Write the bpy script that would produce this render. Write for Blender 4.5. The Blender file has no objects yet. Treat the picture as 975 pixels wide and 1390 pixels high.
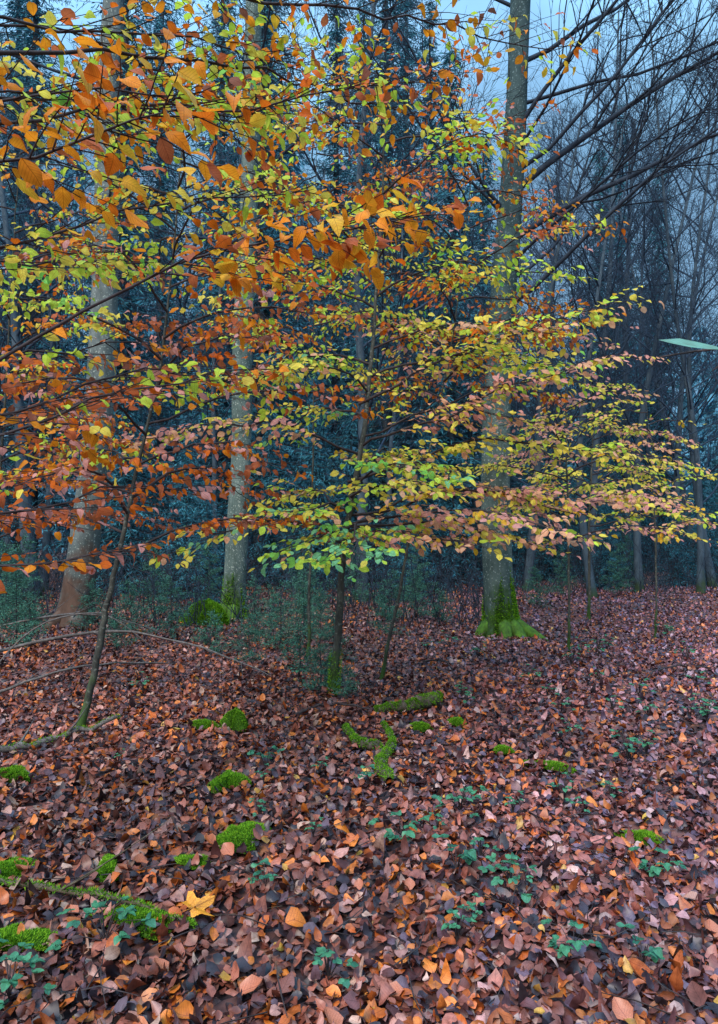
import bpy, math, random
import numpy as np
from mathutils import Vector
random.seed(7); R=np.random.default_rng(11)
U=random.uniform
sc=bpy.context.scene
COL=sc.collection

# ---------------------------------------------------------------- materials
def newmat(name):
    m=bpy.data.materials.new(name); m.use_nodes=True
    nt=m.node_tree; nt.nodes.clear()
    out=nt.nodes.new('ShaderNodeOutputMaterial')
    return m,nt,out
def N(nt,t,**kw):
    n=nt.nodes.new(t)
    for k,v in kw.items(): setattr(n,k,v)
    return n
def ramp(nt,stops):
    r=N(nt,'ShaderNodeValToRGB'); e=r.color_ramp.elements
    while len(e)<len(stops): e.new(0.5)
    for i,(p,c) in enumerate(stops):
        e[i].position=p; e[i].color=(c[0],c[1],c[2],1)
    return r
def mathn(nt,op,a,b=None):
    n=N(nt,'ShaderNodeMath',operation=op)
    for i,v in enumerate((a,b)):
        if v is None: continue
        if isinstance(v,(int,float)): n.inputs[i].default_value=v
        else: nt.links.new(v,n.inputs[i])
    return n.outputs[0]

def leaf_mat(name,trans=0.35,rough=0.5,veins=True,spec=0.4,lo=0.6):
    m,nt,out=newmat(name); L=nt.links
    at=N(nt,'ShaderNodeAttribute',attribute_name='Col')
    col=at.outputs['Color']
    if veins:
        uv=N(nt,'ShaderNodeUVMap'); sx=N(nt,'ShaderNodeSeparateXYZ'); L.new(uv.outputs[0],sx.inputs[0])
        av=mathn(nt,'ABSOLUTE',sx.outputs[1])
        s=mathn(nt,'SUBTRACT',sx.outputs[0],mathn(nt,'MULTIPLY',av,0.9))
        w=mathn(nt,'SINE',mathn(nt,'MULTIPLY',s,52.0))
        w=mathn(nt,'GREATER_THAN',w,0.72)
        mid=mathn(nt,'LESS_THAN',av,0.014)
        v=mathn(nt,'MAXIMUM',mathn(nt,'MULTIPLY',w,0.35),mathn(nt,'MULTIPLY',mid,0.7))
        mx=N(nt,'ShaderNodeMixRGB',blend_type='MULTIPLY'); L.new(v,mx.inputs[0]); L.new(col,mx.inputs[1]); mx.inputs[2].default_value=(0.5,0.42,0.4,1)
        tc=N(nt,'ShaderNodeTexCoord'); nz=N(nt,'ShaderNodeTexNoise'); nz.inputs['Scale'].default_value=45; nz.inputs['Detail'].default_value=3
        L.new(tc.outputs['Object'],nz.inputs['Vector'])
        rr=ramp(nt,[(0.3,(lo,lo*.85,lo*.8)),(0.6,(1.1,1.1,1.1))]); L.new(nz.outputs['Fac'],rr.inputs[0])
        m2=N(nt,'ShaderNodeMixRGB',blend_type='MULTIPLY'); m2.inputs[0].default_value=0.75; L.new(mx.outputs[0],m2.inputs[1]); L.new(rr.outputs[0],m2.inputs[2])
        col=m2.outputs[0]
    b=N(nt,'ShaderNodeBsdfPrincipled'); b.inputs['Roughness'].default_value=rough
    b.inputs['Specular IOR Level'].default_value=spec
    L.new(col,b.inputs['Base Color'])
    if trans>0:
        t=N(nt,'ShaderNodeBsdfTranslucent'); L.new(col,t.inputs['Color'])
        ms=N(nt,'ShaderNodeMixShader'); ms.inputs[0].default_value=trans
        L.new(b.outputs[0],ms.inputs[1]); L.new(t.outputs[0],ms.inputs[2]); L.new(ms.outputs[0],out.inputs[0])
    else: L.new(b.outputs[0],out.inputs[0])
    return m

def bark_mat(name,dark,mid,light,moss=(0.05,0.10,0.02),mossh=0.0,speck=0.0,scale=6,bump=0.5,upper=None):
    m,nt,out=newmat(name); L=nt.links
    tc=N(nt,'ShaderNodeTexCoord')
    mp=N(nt,'ShaderNodeMapping'); mp.inputs['Scale'].default_value=(1,1,0.45); L.new(tc.outputs['Object'],mp.inputs[0])
    n1=N(nt,'ShaderNodeTexNoise'); n1.inputs['Scale'].default_value=scale; n1.inputs['Detail'].default_value=8; n1.inputs['Roughness'].default_value=0.7
    L.new(mp.outputs[0],n1.inputs['Vector'])
    r=ramp(nt,[(0.3,dark),(0.5,mid),(0.72,light)]); L.new(n1.outputs['Fac'],r.inputs[0])
    col=r.outputs[0]
    if speck>0:
        v=N(nt,'ShaderNodeTexNoise'); v.inputs['Scale'].default_value=38; v.inputs['Detail'].default_value=4; L.new(tc.outputs['Object'],v.inputs['Vector'])
        rs=ramp(nt,[(0.60,(0,0,0)),(0.66,(1,1,1))]); L.new(v.outputs['Fac'],rs.inputs[0])
        mx=N(nt,'ShaderNodeMixRGB'); L.new(mathn(nt,'MULTIPLY',rs.outputs[0],speck),mx.inputs[0]); L.new(col,mx.inputs[1]); mx.inputs[2].default_value=(0.42,0.46,0.39,1)
        col=mx.outputs[0]
    if mossh>0:
        sx=N(nt,'ShaderNodeSeparateXYZ'); L.new(tc.outputs['Object'],sx.inputs[0])
        n2=N(nt,'ShaderNodeTexNoise'); n2.inputs['Scale'].default_value=4; n2.inputs['Detail'].default_value=5; L.new(tc.outputs['Object'],n2.inputs['Vector'])
        h=mathn(nt,'ADD',mathn(nt,'DIVIDE',sx.outputs[2],mossh),mathn(nt,'MULTIPLY',mathn(nt,'SUBTRACT',n2.outputs['Fac'],0.5),4.0))
        k=N(nt,'ShaderNodeMapRange'); k.inputs[1].default_value=0.4; k.inputs[2].default_value=1.3; k.inputs[3].default_value=1; k.inputs[4].default_value=0
        L.new(h,k.inputs[0])
        mc=N(nt,'ShaderNodeMixRGB',blend_type='MULTIPLY'); mc.inputs[0].default_value=.7; mc.inputs[1].default_value=(*moss,1)
        rm=ramp(nt,[(0.35,(.4,.4,.4)),(.65,(1.3,1.3,1.3))]); L.new(n1.outputs['Fac'],rm.inputs[0]); L.new(rm.outputs[0],mc.inputs[2])
        mx=N(nt,'ShaderNodeMixRGB'); L.new(k.outputs[0],mx.inputs[0]); L.new(col,mx.inputs[1]); L.new(mc.outputs[0],mx.inputs[2])
        col=mx.outputs[0]
        if upper:  # multiplies the bark darker and bluer higher up the stem
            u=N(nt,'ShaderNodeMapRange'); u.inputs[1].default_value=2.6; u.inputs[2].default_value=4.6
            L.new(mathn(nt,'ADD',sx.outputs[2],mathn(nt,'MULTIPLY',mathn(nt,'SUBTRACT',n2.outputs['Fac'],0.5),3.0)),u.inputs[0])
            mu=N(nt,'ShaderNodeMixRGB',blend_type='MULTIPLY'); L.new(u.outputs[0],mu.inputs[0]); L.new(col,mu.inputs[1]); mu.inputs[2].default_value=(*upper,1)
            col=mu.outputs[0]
    b=N(nt,'ShaderNodeBsdfPrincipled'); b.inputs['Roughness'].default_value=0.85; b.inputs['Specular IOR Level'].default_value=0.2
    L.new(col,b.inputs['Base Color'])
    bp=N(nt,'ShaderNodeBump'); bp.inputs['Strength'].default_value=bump; bp.inputs['Distance'].default_value=0.02
    L.new(n1.outputs['Fac'],bp.inputs['Height']); L.new(bp.outputs[0],b.inputs['Normal'])
    L.new(b.outputs[0],out.inputs[0])
    return m

M_leaf=leaf_mat('beech_leaf',0.45,0.55,lo=.85,spec=.15)
M_litter=leaf_mat('litter_leaf',0.0,0.42,spec=0.4,lo=.45)
M_green=leaf_mat('green_leaf',0.25,0.4)
M_needle=leaf_mat('spruce_needle',0.0,0.8,veins=False,spec=0.1)
M_moss=leaf_mat('moss_fuzz',0.2,0.9,veins=False,spec=0.1)
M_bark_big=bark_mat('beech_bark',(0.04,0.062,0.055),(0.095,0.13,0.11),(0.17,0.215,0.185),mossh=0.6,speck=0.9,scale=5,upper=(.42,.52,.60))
M_bark_grey=bark_mat('pale_beech_bark',(0.05,0.075,0.065),(0.11,0.15,0.13),(0.20,0.25,0.22),mossh=0.6,speck=0.9,scale=5)
M_bark_brown=bark_mat('brown_bark',(0.05,0.065,0.06),(0.12,0.14,0.13),(0.22,0.25,0.23),moss=(.12,.07,.05),mossh=1.2,speck=0.9,scale=5)
M_bark_sap=bark_mat('sapling_bark',(0.025,0.025,0.022),(0.06,0.06,0.05),(0.12,0.125,0.1),mossh=0.3,speck=0.25,scale=14)
M_bark_dark=bark_mat('spruce_bark',(0.02,0.027,0.033),(0.05,0.06,0.07),(0.09,0.11,0.12),scale=7)
M_bark_far=bark_mat('far_bark',(0.035,0.055,0.07),(0.065,0.095,0.12),(0.13,0.17,0.19),moss=(.05,.08,.04),mossh=0.2,scale=6)  # blue haze of distance put into the bark colour
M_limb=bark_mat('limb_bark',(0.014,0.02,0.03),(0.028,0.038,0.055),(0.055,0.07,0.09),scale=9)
M_farlimb=bark_mat('far_limb_bark',(0.022,0.036,0.058),(0.038,0.06,0.092),(0.065,0.095,0.135),scale=9)  # bluish limbs, distance haze put into the colour
M_twig=bark_mat('twig_bark',(0.025,0.017,0.017),(0.048,0.035,0.035),(0.08,0.06,0.06),scale=20,bump=0.2)
M_pale=bark_mat('dead_branch_bark',(0.06,0.05,0.045),(0.13,0.11,0.10),(0.23,0.20,0.185),scale=20,bump=0.3)
M_root=bark_mat('mossy_root',(0.04,0.06,0.02),(0.08,0.16,0.02),(0.15,0.30,0.03),scale=14)
M_log=bark_mat('rotten_wood',(0.03,0.022,0.015),(0.1,0.075,0.05),(0.2,0.16,0.11),scale=18)

# ---------------------------------------------------------------- mesh helpers
def mk_mesh(name,V,Q=None,T=None,mat=None,col=None,uv=None,smooth=False):
    V=np.asarray(V,dtype=np.float32).reshape(-1,3)
    loops=[];tot=[]
    if Q is not None and len(Q): Q=np.asarray(Q,dtype=np.int32).reshape(-1,4); loops.append(Q.ravel()); tot.append(np.full(len(Q),4,dtype=np.int32))
    if T is not None and len(T): T=np.asarray(T,dtype=np.int32).reshape(-1,3); loops.append(T.ravel()); tot.append(np.full(len(T),3,dtype=np.int32))
    loops=np.concatenate(loops); tot=np.concatenate(tot)
    st=np.concatenate([[0],np.cumsum(tot)[:-1]]).astype(np.int32)
    me=bpy.data.meshes.new(name)
    me.vertices.add(len(V)); me.vertices.foreach_set('co',V.ravel())
    me.loops.add(len(loops)); me.loops.foreach_set('vertex_index',loops)
    me.polygons.add(len(tot)); me.polygons.foreach_set('loop_start',st); me.polygons.foreach_set('loop_total',tot)
    me.polygons.foreach_set('use_smooth',np.full(len(tot),smooth,dtype=bool))
    if uv is not None:
        u=me.uv_layers.new(name='UVMap'); u.data.foreach_set('uv',np.asarray(uv,dtype=np.float32)[loops].ravel())
    if col is not None:
        c=me.color_attributes.new('Col','FLOAT_COLOR','POINT')
        cc=np.ones((len(V),4),dtype=np.float32); cc[:,:3]=col; c.data.foreach_set('color',cc.ravel())
    me.update(calc_edges=True)
    if mat: me.materials.append(mat)
    return me
def add(name,me,parent=None,loc=(0,0,0),rot=(0,0,0),scale=1,**props):
    o=bpy.data.objects.new(name,me); COL.objects.link(o)
    o.location=loc; o.rotation_euler=rot; o.scale=(scale,)*3 if isinstance(scale,(int,float)) else scale
    if parent: o.parent=parent
    for k,v in props.items(): o[k]=v
    return o

def gz(x,y):
    x=np.asarray(x,dtype=float); y=np.asarray(y,dtype=float)
    return 0.03*np.sin(1.3*x+0.7*y)+0.03*np.sin(0.6*x-1.1*y+1)+0.018*np.sin(2.9*x+1.7)*np.sin(2.3*y)
def g(x,y): return float(gz(x,y))

class Geo:
    def __init__(s): s.V=[];s.Q=[];s.n=0
    def tube(s,pts,rad,n=6,lobe=0,seed=0):
        pts=np.asarray(pts,dtype=float); k=len(pts); rad=np.asarray(rad,dtype=float)
        t=np.gradient(pts,axis=0); t/=np.linalg.norm(t,axis=1)[:,None]+1e-9
        d=pts[-1]-pts[0]; d/=np.linalg.norm(d)+1e-9
        ref=np.array([1,0,0.]) if abs(d[2])>0.7 else np.array([0,0,1.])
        a=np.cross(t,ref); a/=np.linalg.norm(a,axis=1)[:,None]+1e-9
        b=np.cross(t,a)
        th=np.arange(n)/n*2*math.pi
        rr=rad[:,None]*np.ones(n)[None]
        if lobe:
            zz=(pts[:,2]-pts[0,2])[:,None]
            rr=rr*(1+lobe*np.exp(-zz/0.3)*(0.5*np.sin(3*th+seed)+0.5*np.sin(5*th+2*seed))[None]+0.03*np.sin(2*th[None]+zz*1.7+seed)+0.02*np.sin(4*th[None]-zz*3.1))
        v=pts[:,None,:]+rr[:,:,None]*(np.cos(th)[None,:,None]*a[:,None,:]+np.sin(th)[None,:,None]*b[:,None,:])
        s.V.append(v.reshape(-1,3))
        i=np.arange(k-1)[:,None]*n; j=np.arange(n)[None]; j2=(j+1)%n
        q=np.stack([i+j,i+j2,i+n+j2,i+n+j],-1).reshape(-1,4)+s.n
        s.Q.append(q); s.n+=k*n
    def mesh(s,name,mat): return mk_mesh(name,np.concatenate(s.V),Q=np.concatenate(s.Q),mat=mat,smooth=True)

# leaf template: 12 verts, 6 quads
TX=np.array([0,.33,.66,1, .08,.30,.60,.87, .08,.30,.60,.87])
TY=np.array([0,0,0,0, .14,.31,.30,.14, -.14,-.31,-.30,-.14])
TQ=np.array([[0,1,5,4],[1,2,6,5],[2,3,7,6],[1,0,8,9],[2,1,9,10],[3,2,10,11]])
def nrm(a): return a/(np.linalg.norm(a,axis=-1,keepdims=True)+1e-9)
def leaves_mesh(name,P,D,Nn,S,C,mat,fold=0.15,curl=0.15,wob=0.025,width=1.0,var=.18):
    P,D,Nn,C=[np.asarray(a,dtype=float).reshape(-1,3) for a in (P,D,Nn,C)]; S=np.asarray(S,dtype=float); n=len(P)
    X=nrm(D); Y=nrm(np.cross(Nn,X)); Z=np.cross(X,Y)
    f=(R.normal(fold,var,n))[:,None]; c=(R.normal(curl,var*1.2,n))[:,None]; tw=(R.normal(0,var*1.4,n))[:,None]
    w=(width*R.uniform(0.85,1.12,n))[:,None]
    lx=TX[None]*np.ones((n,1)); ly=TY[None]*w; lz=f*np.abs(TY)[None]*1.2-c*TX[None]**2+tw*TX[None]*TY[None]+R.normal(0,wob,(n,12))*(TX[None]>0)
    lx=lx*(1-0.35*np.abs(c)*TX[None])
    s=S[:,None]
    V=P[:,None,:]+(s*lx)[...,None]*X[:,None,:]+(s*ly)[...,None]*Y[:,None,:]+(s*lz)[...,None]*Z[:,None,:]
    Q=(TQ[None]+(np.arange(n)*12)[:,None,None]).reshape(-1,4)
    uv=np.tile(np.stack([TX,TY],-1),(n,1)); col=np.repeat(C,12,axis=0)
    k=R.uniform(0.75,1.0,(n,12)); k[:,:4]=1
    col=col*k.reshape(-1,1)
    return mk_mesh(name,V.reshape(-1,3),Q=Q,mat=mat,col=col,uv=uv,smooth=True)

class Leaves:
    def __init__(s): s.P=[];s.D=[];s.N=[];s.S=[];s.C=[]
    def add(s,p,d,n,sz,c): s.P.append(p);s.D.append(d);s.N.append(n);s.S.append(sz);s.C.append(c)
    def mesh(s,name,mat,**k): return leaves_mesh(name,s.P,s.D,s.N,s.S,s.C,mat,**k)

CO=dict(orange=(0.98,0.33,0.02),deep=(0.88,0.19,0.015),yellow=(0.98,0.80,0.11),ygreen=(0.66,0.86,0.08),green=(0.27,0.66,0.10),
        russet=(0.62,0.16,0.055),brown=(0.34,0.12,0.07),peach=(0.98,0.50,0.28),pink=(0.92,0.41,0.34),sea=(0.30,0.72,0.32),amber=(0.98,0.54,0.04))
def pal(**w):
    ks=list(w); ws=[w[k] for k in ks]
    def f():
        c=np.array(CO[random.choices(ks,ws)[0]])
        return c
    return f
def rotz(d,a):
    c,s=math.cos(a),math.sin(a); return np.array([d[0]*c-d[1]*s,d[0]*s+d[1]*c,d[2]])

def twig(G,LB,p,d,L,pl,ls,r=0.003,level=0,drop=0.2,tilt=0.5,base=None):
    n=4; pts=[p]; dd=d.copy()
    for i in range(n):
        dd=nrm(dd+R.normal(0,0.08,3)+np.array([0,0,-0.03])); pts.append(pts[-1]+dd*L/n)
    pts=np.array(pts); G.tube(pts,np.linspace(r,r*0.4,n+1),3)
    step=0.042; k=int(L/step); side=random.choice((-1,1))
    for i in range(1,k+1):
        t=i/k; f=t*n; j=min(int(f),n-1); q=pts[j]+(pts[j+1]-pts[j])*(f-j)
        side=-side
        if random.random()<drop: continue
        if level==0 and L>0.3 and i%3==1 and t<0.85:
            twig(G,LB,q,nrm(rotz(dd,side*U(0.6,1.0))),L*U(0.3,0.5)*(1.1-t*0.5),pl,ls,r*0.6,1,drop,tilt,base); continue
        a=U(0.5,1.1)*side if t<0.97 else 0
        ld=nrm(rotz(dd,a)+np.array([0,0,-U(0.0,0.35)])+R.normal(0,0.1,3))
        nn=np.array([0,-0.38,1.0])+R.normal(0,tilt,3)
        c=(base if (base is not None and random.random()<0.5) else pl())*U(0.78,1.02)
        LB.add(q,ld,nn,ls*U(0.62,1.15),c)
def bough(G,LB,p0,p1,pl,r0=0.012,arch=0.12,ls=0.08,tw=0.5,step=0.085,drop=0.2,start=0.2,tilt=0.5):
    p0=np.array(p0,dtype=float);p1=np.array(p1,dtype=float); L=np.linalg.norm(p1-p0); n=max(6,int(L/0.16))
    t=np.linspace(0,1,n+1); pts=p0+(p1-p0)*t[:,None]; pts[:,2]+=arch*L*np.sin(math.pi*t)
    nz=np.cumsum(R.normal(0,0.022,(n+1,3)),axis=0); nz-=nz[0]; pts=pts+nz
    G.tube(pts,r0*(1-t)**0.8+0.002,5)
    k=int(L/step); side=1
    for i in range(k+1):
        f=start+(1-start)*i/max(k,1); ff=f*n; j=min(int(ff),n-1); q=pts[j]+(pts[j+1]-pts[j])*(ff-j)
        d=nrm(pts[j+1]-pts[j]); side=-side
        l=tw*min(1.0,L/1.5)*(0.35+0.75*math.sin(math.pi*min(1,(1-f)*0.62+0.12)))*U(0.65,1.2)
        dd=rotz(d,side*U(0.55,1.0)) if i<k else d
        dd=nrm(dd*np.array([1,1,0.4])+np.array([0,0,U(-0.08,0.11)]))
        twig(G,LB,q,dd,max(l,0.1),pl,ls,0.003,0,drop,tilt,base=pl())

def path_interp(path,z):
    p=np.array(path,dtype=float); return np.array([np.interp(z,p[:,2],p[:,0]),np.interp(z,p[:,2],p[:,1]),z])
def smooth_path(path,n):
    p=np.array(path,dtype=float); k=len(p); t=np.linspace(0,k-1,n); out=[]
    for a in t:
        i=min(int(a),k-2); u=a-i; p0=p[max(i-1,0)];p1=p[i];p2=p[i+1];p3=p[min(i+2,k-1)]
        out.append(0.5*((2*p1)+(-p0+p2)*u+(2*p0-5*p1+4*p2-p3)*u*u+(-p0+3*p1-3*p2+p3)*u**3))
    return np.array(out)

def tree_empty(name,loc,label,category='tree',**k):
    e=bpy.data.objects.new(name,None); COL.objects.link(e); e.location=loc; e.empty_display_size=0.3
    e['label']=label; e['category']=category
    for a,b in k.items(): e[a]=b
    return e

# moss fuzz
def fuzz(P,Nn,ln,wd,c0=(0.07,0.20,0.015),c1=(0.32,0.62,0.03)):
    P=np.asarray(P);Nn=nrm(np.asarray(Nn)+R.normal(0,0.45,P.shape)); n=len(P)
    s=nrm(np.cross(Nn,R.normal(0,1,P.shape)))
    l=ln*R.uniform(0.5,1.3,n)[:,None]
    V=np.stack([P-s*wd,P+s*wd,P+Nn*l],1).reshape(-1,3)
    T=np.arange(3*n).reshape(-1,3)
    u=R.uniform(0,1,n)[:,None]**1.3; c=np.array(c0)*(1-u)+np.array(c1)*u
    col=np.repeat(c,3,axis=0); col.reshape(-1,3,3)[:,:2]*=0.6
    return V,T,col
def moss_mound(name,rx,ry,h,nb=2500,ln=.013):
    nr,na=8,28; V=[];
    ph=U(0,6)
    def hh(r,a): return h*max(0,1-r*r)**0.75*(1+r*0.3*math.sin(3*a+ph+2*r)+r*0.25*math.sin(5*a+2*ph+5*r))-0.012
    def rad(a): return 1+0.28*math.sin(2*a+ph)+0.22*math.sin(3*a+ph*2)+.12*math.sin(7*a+ph*3)
    V.append((0,0,hh(0,0)))
    for i in range(1,nr+1):
        for j in range(na):
            a=j/na*2*math.pi; r=i/nr; V.append((rx*r*rad(a)*math.cos(a),ry*r*rad(a)*math.sin(a),hh(r,a)))
    T=[(0,1+j,1+(j+1)%na) for j in range(na)]
    Q=[(1+i*na+j,1+(i+1)*na+j,1+(i+1)*na+(j+1)%na,1+i*na+(j+1)%na) for i in range(nr-1) for j in range(na)]
    P=[];NN=[]
    for _ in range(nb):
        a=U(0,2*math.pi); r=math.sqrt(U(0,1)); P.append((rx*r*rad(a)*math.cos(a),ry*r*rad(a)*math.sin(a),hh(r,a))); NN.append((math.cos(a)*r,math.sin(a)*r,0.9))
    v,t,c=fuzz(P,NN,ln,ln*.22)
    n0=len(V); Va=np.concatenate([np.array(V),v]); Ta=np.concatenate([np.array(T),t+n0])
    ca=np.concatenate([np.tile([0.06,0.14,0.015],(n0,1)),c])
    return mk_mesh(name,Va,Q=Q,T=Ta,mat=M_moss,col=ca)
def tube_fuzz(name,pts,rad,nb,top=True,ln=0.022,wd=0.0035,amax=1.9,keep=None):
    pts=np.array(pts,dtype=float); P=[];NN=[]
    for _ in range(nb):
        f=U(0,len(pts)-1.001); i=int(f); u=f-i; c=pts[i]*(1-u)+pts[i+1]*u; r=rad[i]*(1-u)+rad[i+1]*u
        t=nrm(pts[i+1]-pts[i]); ref=np.array([0,0,1.]) if abs(t[2])<0.7 else np.array([1.,0,0])
        a=nrm(np.cross(t,ref)); b=np.cross(a,t)
        th=R.normal(0,amax*0.5) if top else U(0,2*math.pi)
        d=b*math.cos(th)+a*math.sin(th)
        if keep and not keep(c,d): continue
        P.append(c+d*r*0.97); NN.append(d)
    v,t,c=fuzz(P,NN,ln,wd)
    return mk_mesh(name,v,T=t,mat=M_moss,col=c)

# ---------------------------------------------------------------- ground
def axis(lo,hi,n,c,p=2.6):
    t=np.linspace(-1,1,n); s=np.sign(t)*np.abs(t)**p
    return np.where(s<0,c+(-s)*(lo-c),c+s*(hi-c))
gx=axis(-250,250,181,0); gy=axis(-60,400,181,6)
XX,YY=np.meshgrid(gx,gy); ZZ=gz(XX,YY)-0.01
nn=181; i=np.arange(nn-1)[:,None]*nn; j=np.arange(nn-1)[None]
GQ=np.stack([i+j,i+j+1,i+nn+j+1,i+nn+j],-1).reshape(-1,4)
m,nt,out=newmat('forest_floor'); L=nt.links
tc=N(nt,'ShaderNodeTexCoord')
vo=N(nt,'ShaderNodeTexVoronoi'); vo.inputs['Scale'].default_value=13; L.new(tc.outputs['Object'],vo.inputs['Vector'])
sx=N(nt,'ShaderNodeSeparateXYZ'); L.new(vo.outputs['Color'],sx.inputs[0])
r1=ramp(nt,[(0.0,(0.025,0.013,0.015)),(0.3,(0.08,0.034,0.032)),(0.55,(0.19,0.075,0.062)),(0.8,(0.28,0.13,0.12)),(1,(0.34,0.12,0.05))]); L.new(sx.outputs[0],r1.inputs[0])
nz=N(nt,'ShaderNodeTexNoise'); nz.inputs['Scale'].default_value=0.8; nz.inputs['Detail'].default_value=6; L.new(tc.outputs['Object'],nz.inputs['Vector'])
r2=ramp(nt,[(0.3,(0.5,0.5,0.5)),(0.7,(1.1,1.1,1.1))]); L.new(nz.outputs['Fac'],r2.inputs[0])
mx=N(nt,'ShaderNodeMixRGB',blend_type='MULTIPLY'); mx.inputs[0].default_value=1; L.new(r1.outputs[0],mx.inputs[1]); L.new(r2.outputs[0],mx.inputs[2])
b=N(nt,'ShaderNodeBsdfPrincipled'); b.inputs['Roughness'].default_value=0.8; L.new(mx.outputs[0],b.inputs['Base Color'])
bp=N(nt,'ShaderNodeBump'); bp.inputs['Strength'].default_value=0.6; bp.inputs['Distance'].default_value=0.03; L.new(vo.outputs['Distance'],bp.inputs['Height']); L.new(bp.outputs[0],b.inputs['Normal'])
L.new(b.outputs[0],out.inputs[0])
add('ground',mk_mesh('ground',np.stack([XX,YY,ZZ],-1).reshape(-1,3),Q=GQ,mat=m,smooth=True),kind='structure',label='forest floor of dark soil under brown leaf litter',category='ground')

# ---------------------------------------------------------------- leaf litter
LC=np.array([(0.42,0.13,0.08),(0.32,0.09,0.055),(0.14,0.045,0.04),(0.04,0.022,0.028),(0.52,0.24,0.19),(0.72,0.20,0.03),(0.56,0.33,0.24),(0.16,0.09,0.11),(0.76,0.38,0.06),(0.56,0.125,0.022)])
LW=np.array([0.18,0.17,0.16,0.19,0.10,0.08,0.05,0.11,0.008,0.09]); LW/=LW.sum()
def litter(name,n,dlo,dhi,power,slo,shi,lift):
    d=dlo+(dhi-dlo)*R.uniform(0,1,n)**power
    x=R.uniform(-1,1,n)*(0.56*d+1.3)
    z=gz(x,d)+R.uniform(0.0,lift,n)
    P=np.stack([x,d,z],-1); a=R.uniform(0,2*math.pi,n)
    D=np.stack([np.cos(a),np.sin(a),R.normal(0.03,0.25,n)],-1)
    Nn=np.stack([R.normal(0,0.38,n),R.normal(-0.05,0.38,n),np.ones(n)],-1)
    flip=R.uniform(0,1,n)<0.45; Nn[flip]*=-1
    C=LC[R.choice(len(LC),n,p=LW)]*R.uniform(0.45,1.15,(n,1))
    pn=np.sin(x*1.7+d*0.9)*np.sin(d*1.3-x*0.6)+.6*np.sin(x*4.1-d*2.2)*np.sin(d*3.7)
    C=C*(1+0.25*pn)[:,None]
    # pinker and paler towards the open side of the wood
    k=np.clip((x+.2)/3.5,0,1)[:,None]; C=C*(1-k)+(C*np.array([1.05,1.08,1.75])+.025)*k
    S=R.uniform(slo,shi,n)*(1-.4*R.uniform(0,1,n))
    return leaves_mesh(name,P,D,Nn,S,C,M_litter,fold=0.15,curl=0.2,wob=0.065,width=1.05,var=.36)
add('leaf_litter',litter('leaf_litter',108000,1.3,18,1.3,0.046,0.083,0.042),kind='stuff',label='thick carpet of fallen brown and russet beech leaves',category='fallen leaves')

def leaf_single(c,w=1.1):
    return leaves_mesh('fallen_leaf',[(0,0,0.0)],[(1,0,0.05)],[(0,0,1)],[1.0],[c],M_litter,fold=0.2,curl=0.2,wob=0.07,width=w,var=.3)
lv=[(leaf_single(c),n) for c,n in (((0.80,0.23,0.03),'orange'),((0.52,0.16,0.08),'copper'),((0.48,0.24,0.18),'pale pinkish brown'),((0.22,0.075,0.055),'dark brown'),((0.7,0.42,0.07),'yellow'),((0.62,0.15,0.035),'rust orange'))]
for k in range(130):
    d=U(1.9,5.0); x=U(-1,1)*0.54*d; me,nm=random.choices(lv,[2.2,4,1.6,3,0.3,3.4])[0]
    o=add('fallen_leaf',me,loc=(x,d,g(x,d)+0.04),rot=(U(-.45,.45),U(-.45,.45),U(0,6.28)),scale=U(0.05,0.085),label='curled %s beech leaf lying on the leaf litter'%nm,category='leaf',group='leaves fallen on the forest floor')
def maple(c):
    pts=[(0,0,0)]
    lobes=[(-2.2,.5),(-1.15,.85),(0,1.0),(1.15,.85),(2.2,.5)]
    m=64
    for i in range(m):
        a=-2.85+5.7*i/(m-1)
        r=0.22
        for la,lr in lobes:
            r=max(r,lr*max(0,1-abs(a-la)/0.62)**0.75*0.98)
        r=max(r,0.42*(1 if abs(a)<2.4 else .5))*(1+0.05*math.sin(i*2.4))
        pts.append((r*math.cos(a)*.62,r*math.sin(a)*.62,0.10*r*math.sin(3*a)+0.06*r*r))
    T=[(0,i,i+1) for i in range(1,m)]
    V=np.array(pts); s=len(V); V=np.concatenate([V,[(0,.008,0),(0,-.008,0),(-.5,0,.03)]]); T.append((s,s+1,s+2))
    col=np.tile(c,(len(V),1)); col[0]*=0.6
    uv=np.stack([V[:,0]*0.4,V[:,1]],-1)
    return mk_mesh('maple_leaf',V,T=T,mat=M_litter,col=col,uv=uv)
add('maple_leaf',maple((0.9,0.34,0.03)),loc=(-0.62,2.62,g(-.62,2.62)+.07),rot=(.35,.1,.9),scale=.17,label='yellow-orange lobed maple leaf lying on brown leaves',category='leaf')
add('beech_leaf',leaf_single((.72,.19,.025),1.3),loc=(-0.27,2.56,g(-.27,2.56)+.055),rot=(.25,.1,.4),scale=.10,label='bright orange oval leaf lying on brown leaves',category='leaf')
# twigs scattered among the litter
G=Geo()
for _ in range(420):
    d=U(2,11); x=U(-1,1)*.58*d; a=U(0,6.28); l=U(.06,.3); z=g(x,d)+.045; dx=np.array([math.cos(a),math.sin(a),U(-.05,.12)])*l; p=np.array([x,d,z])
    G.tube(np.array([p,p+dx*.5+R.normal(0,.012,3),p+dx]),[.003,.0026,.0015],3)
add('twig_litter',G.mesh('twig_litter',M_twig),kind='stuff',label='fine dead twigs strewn over the fallen leaves',category='twigs')

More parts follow.
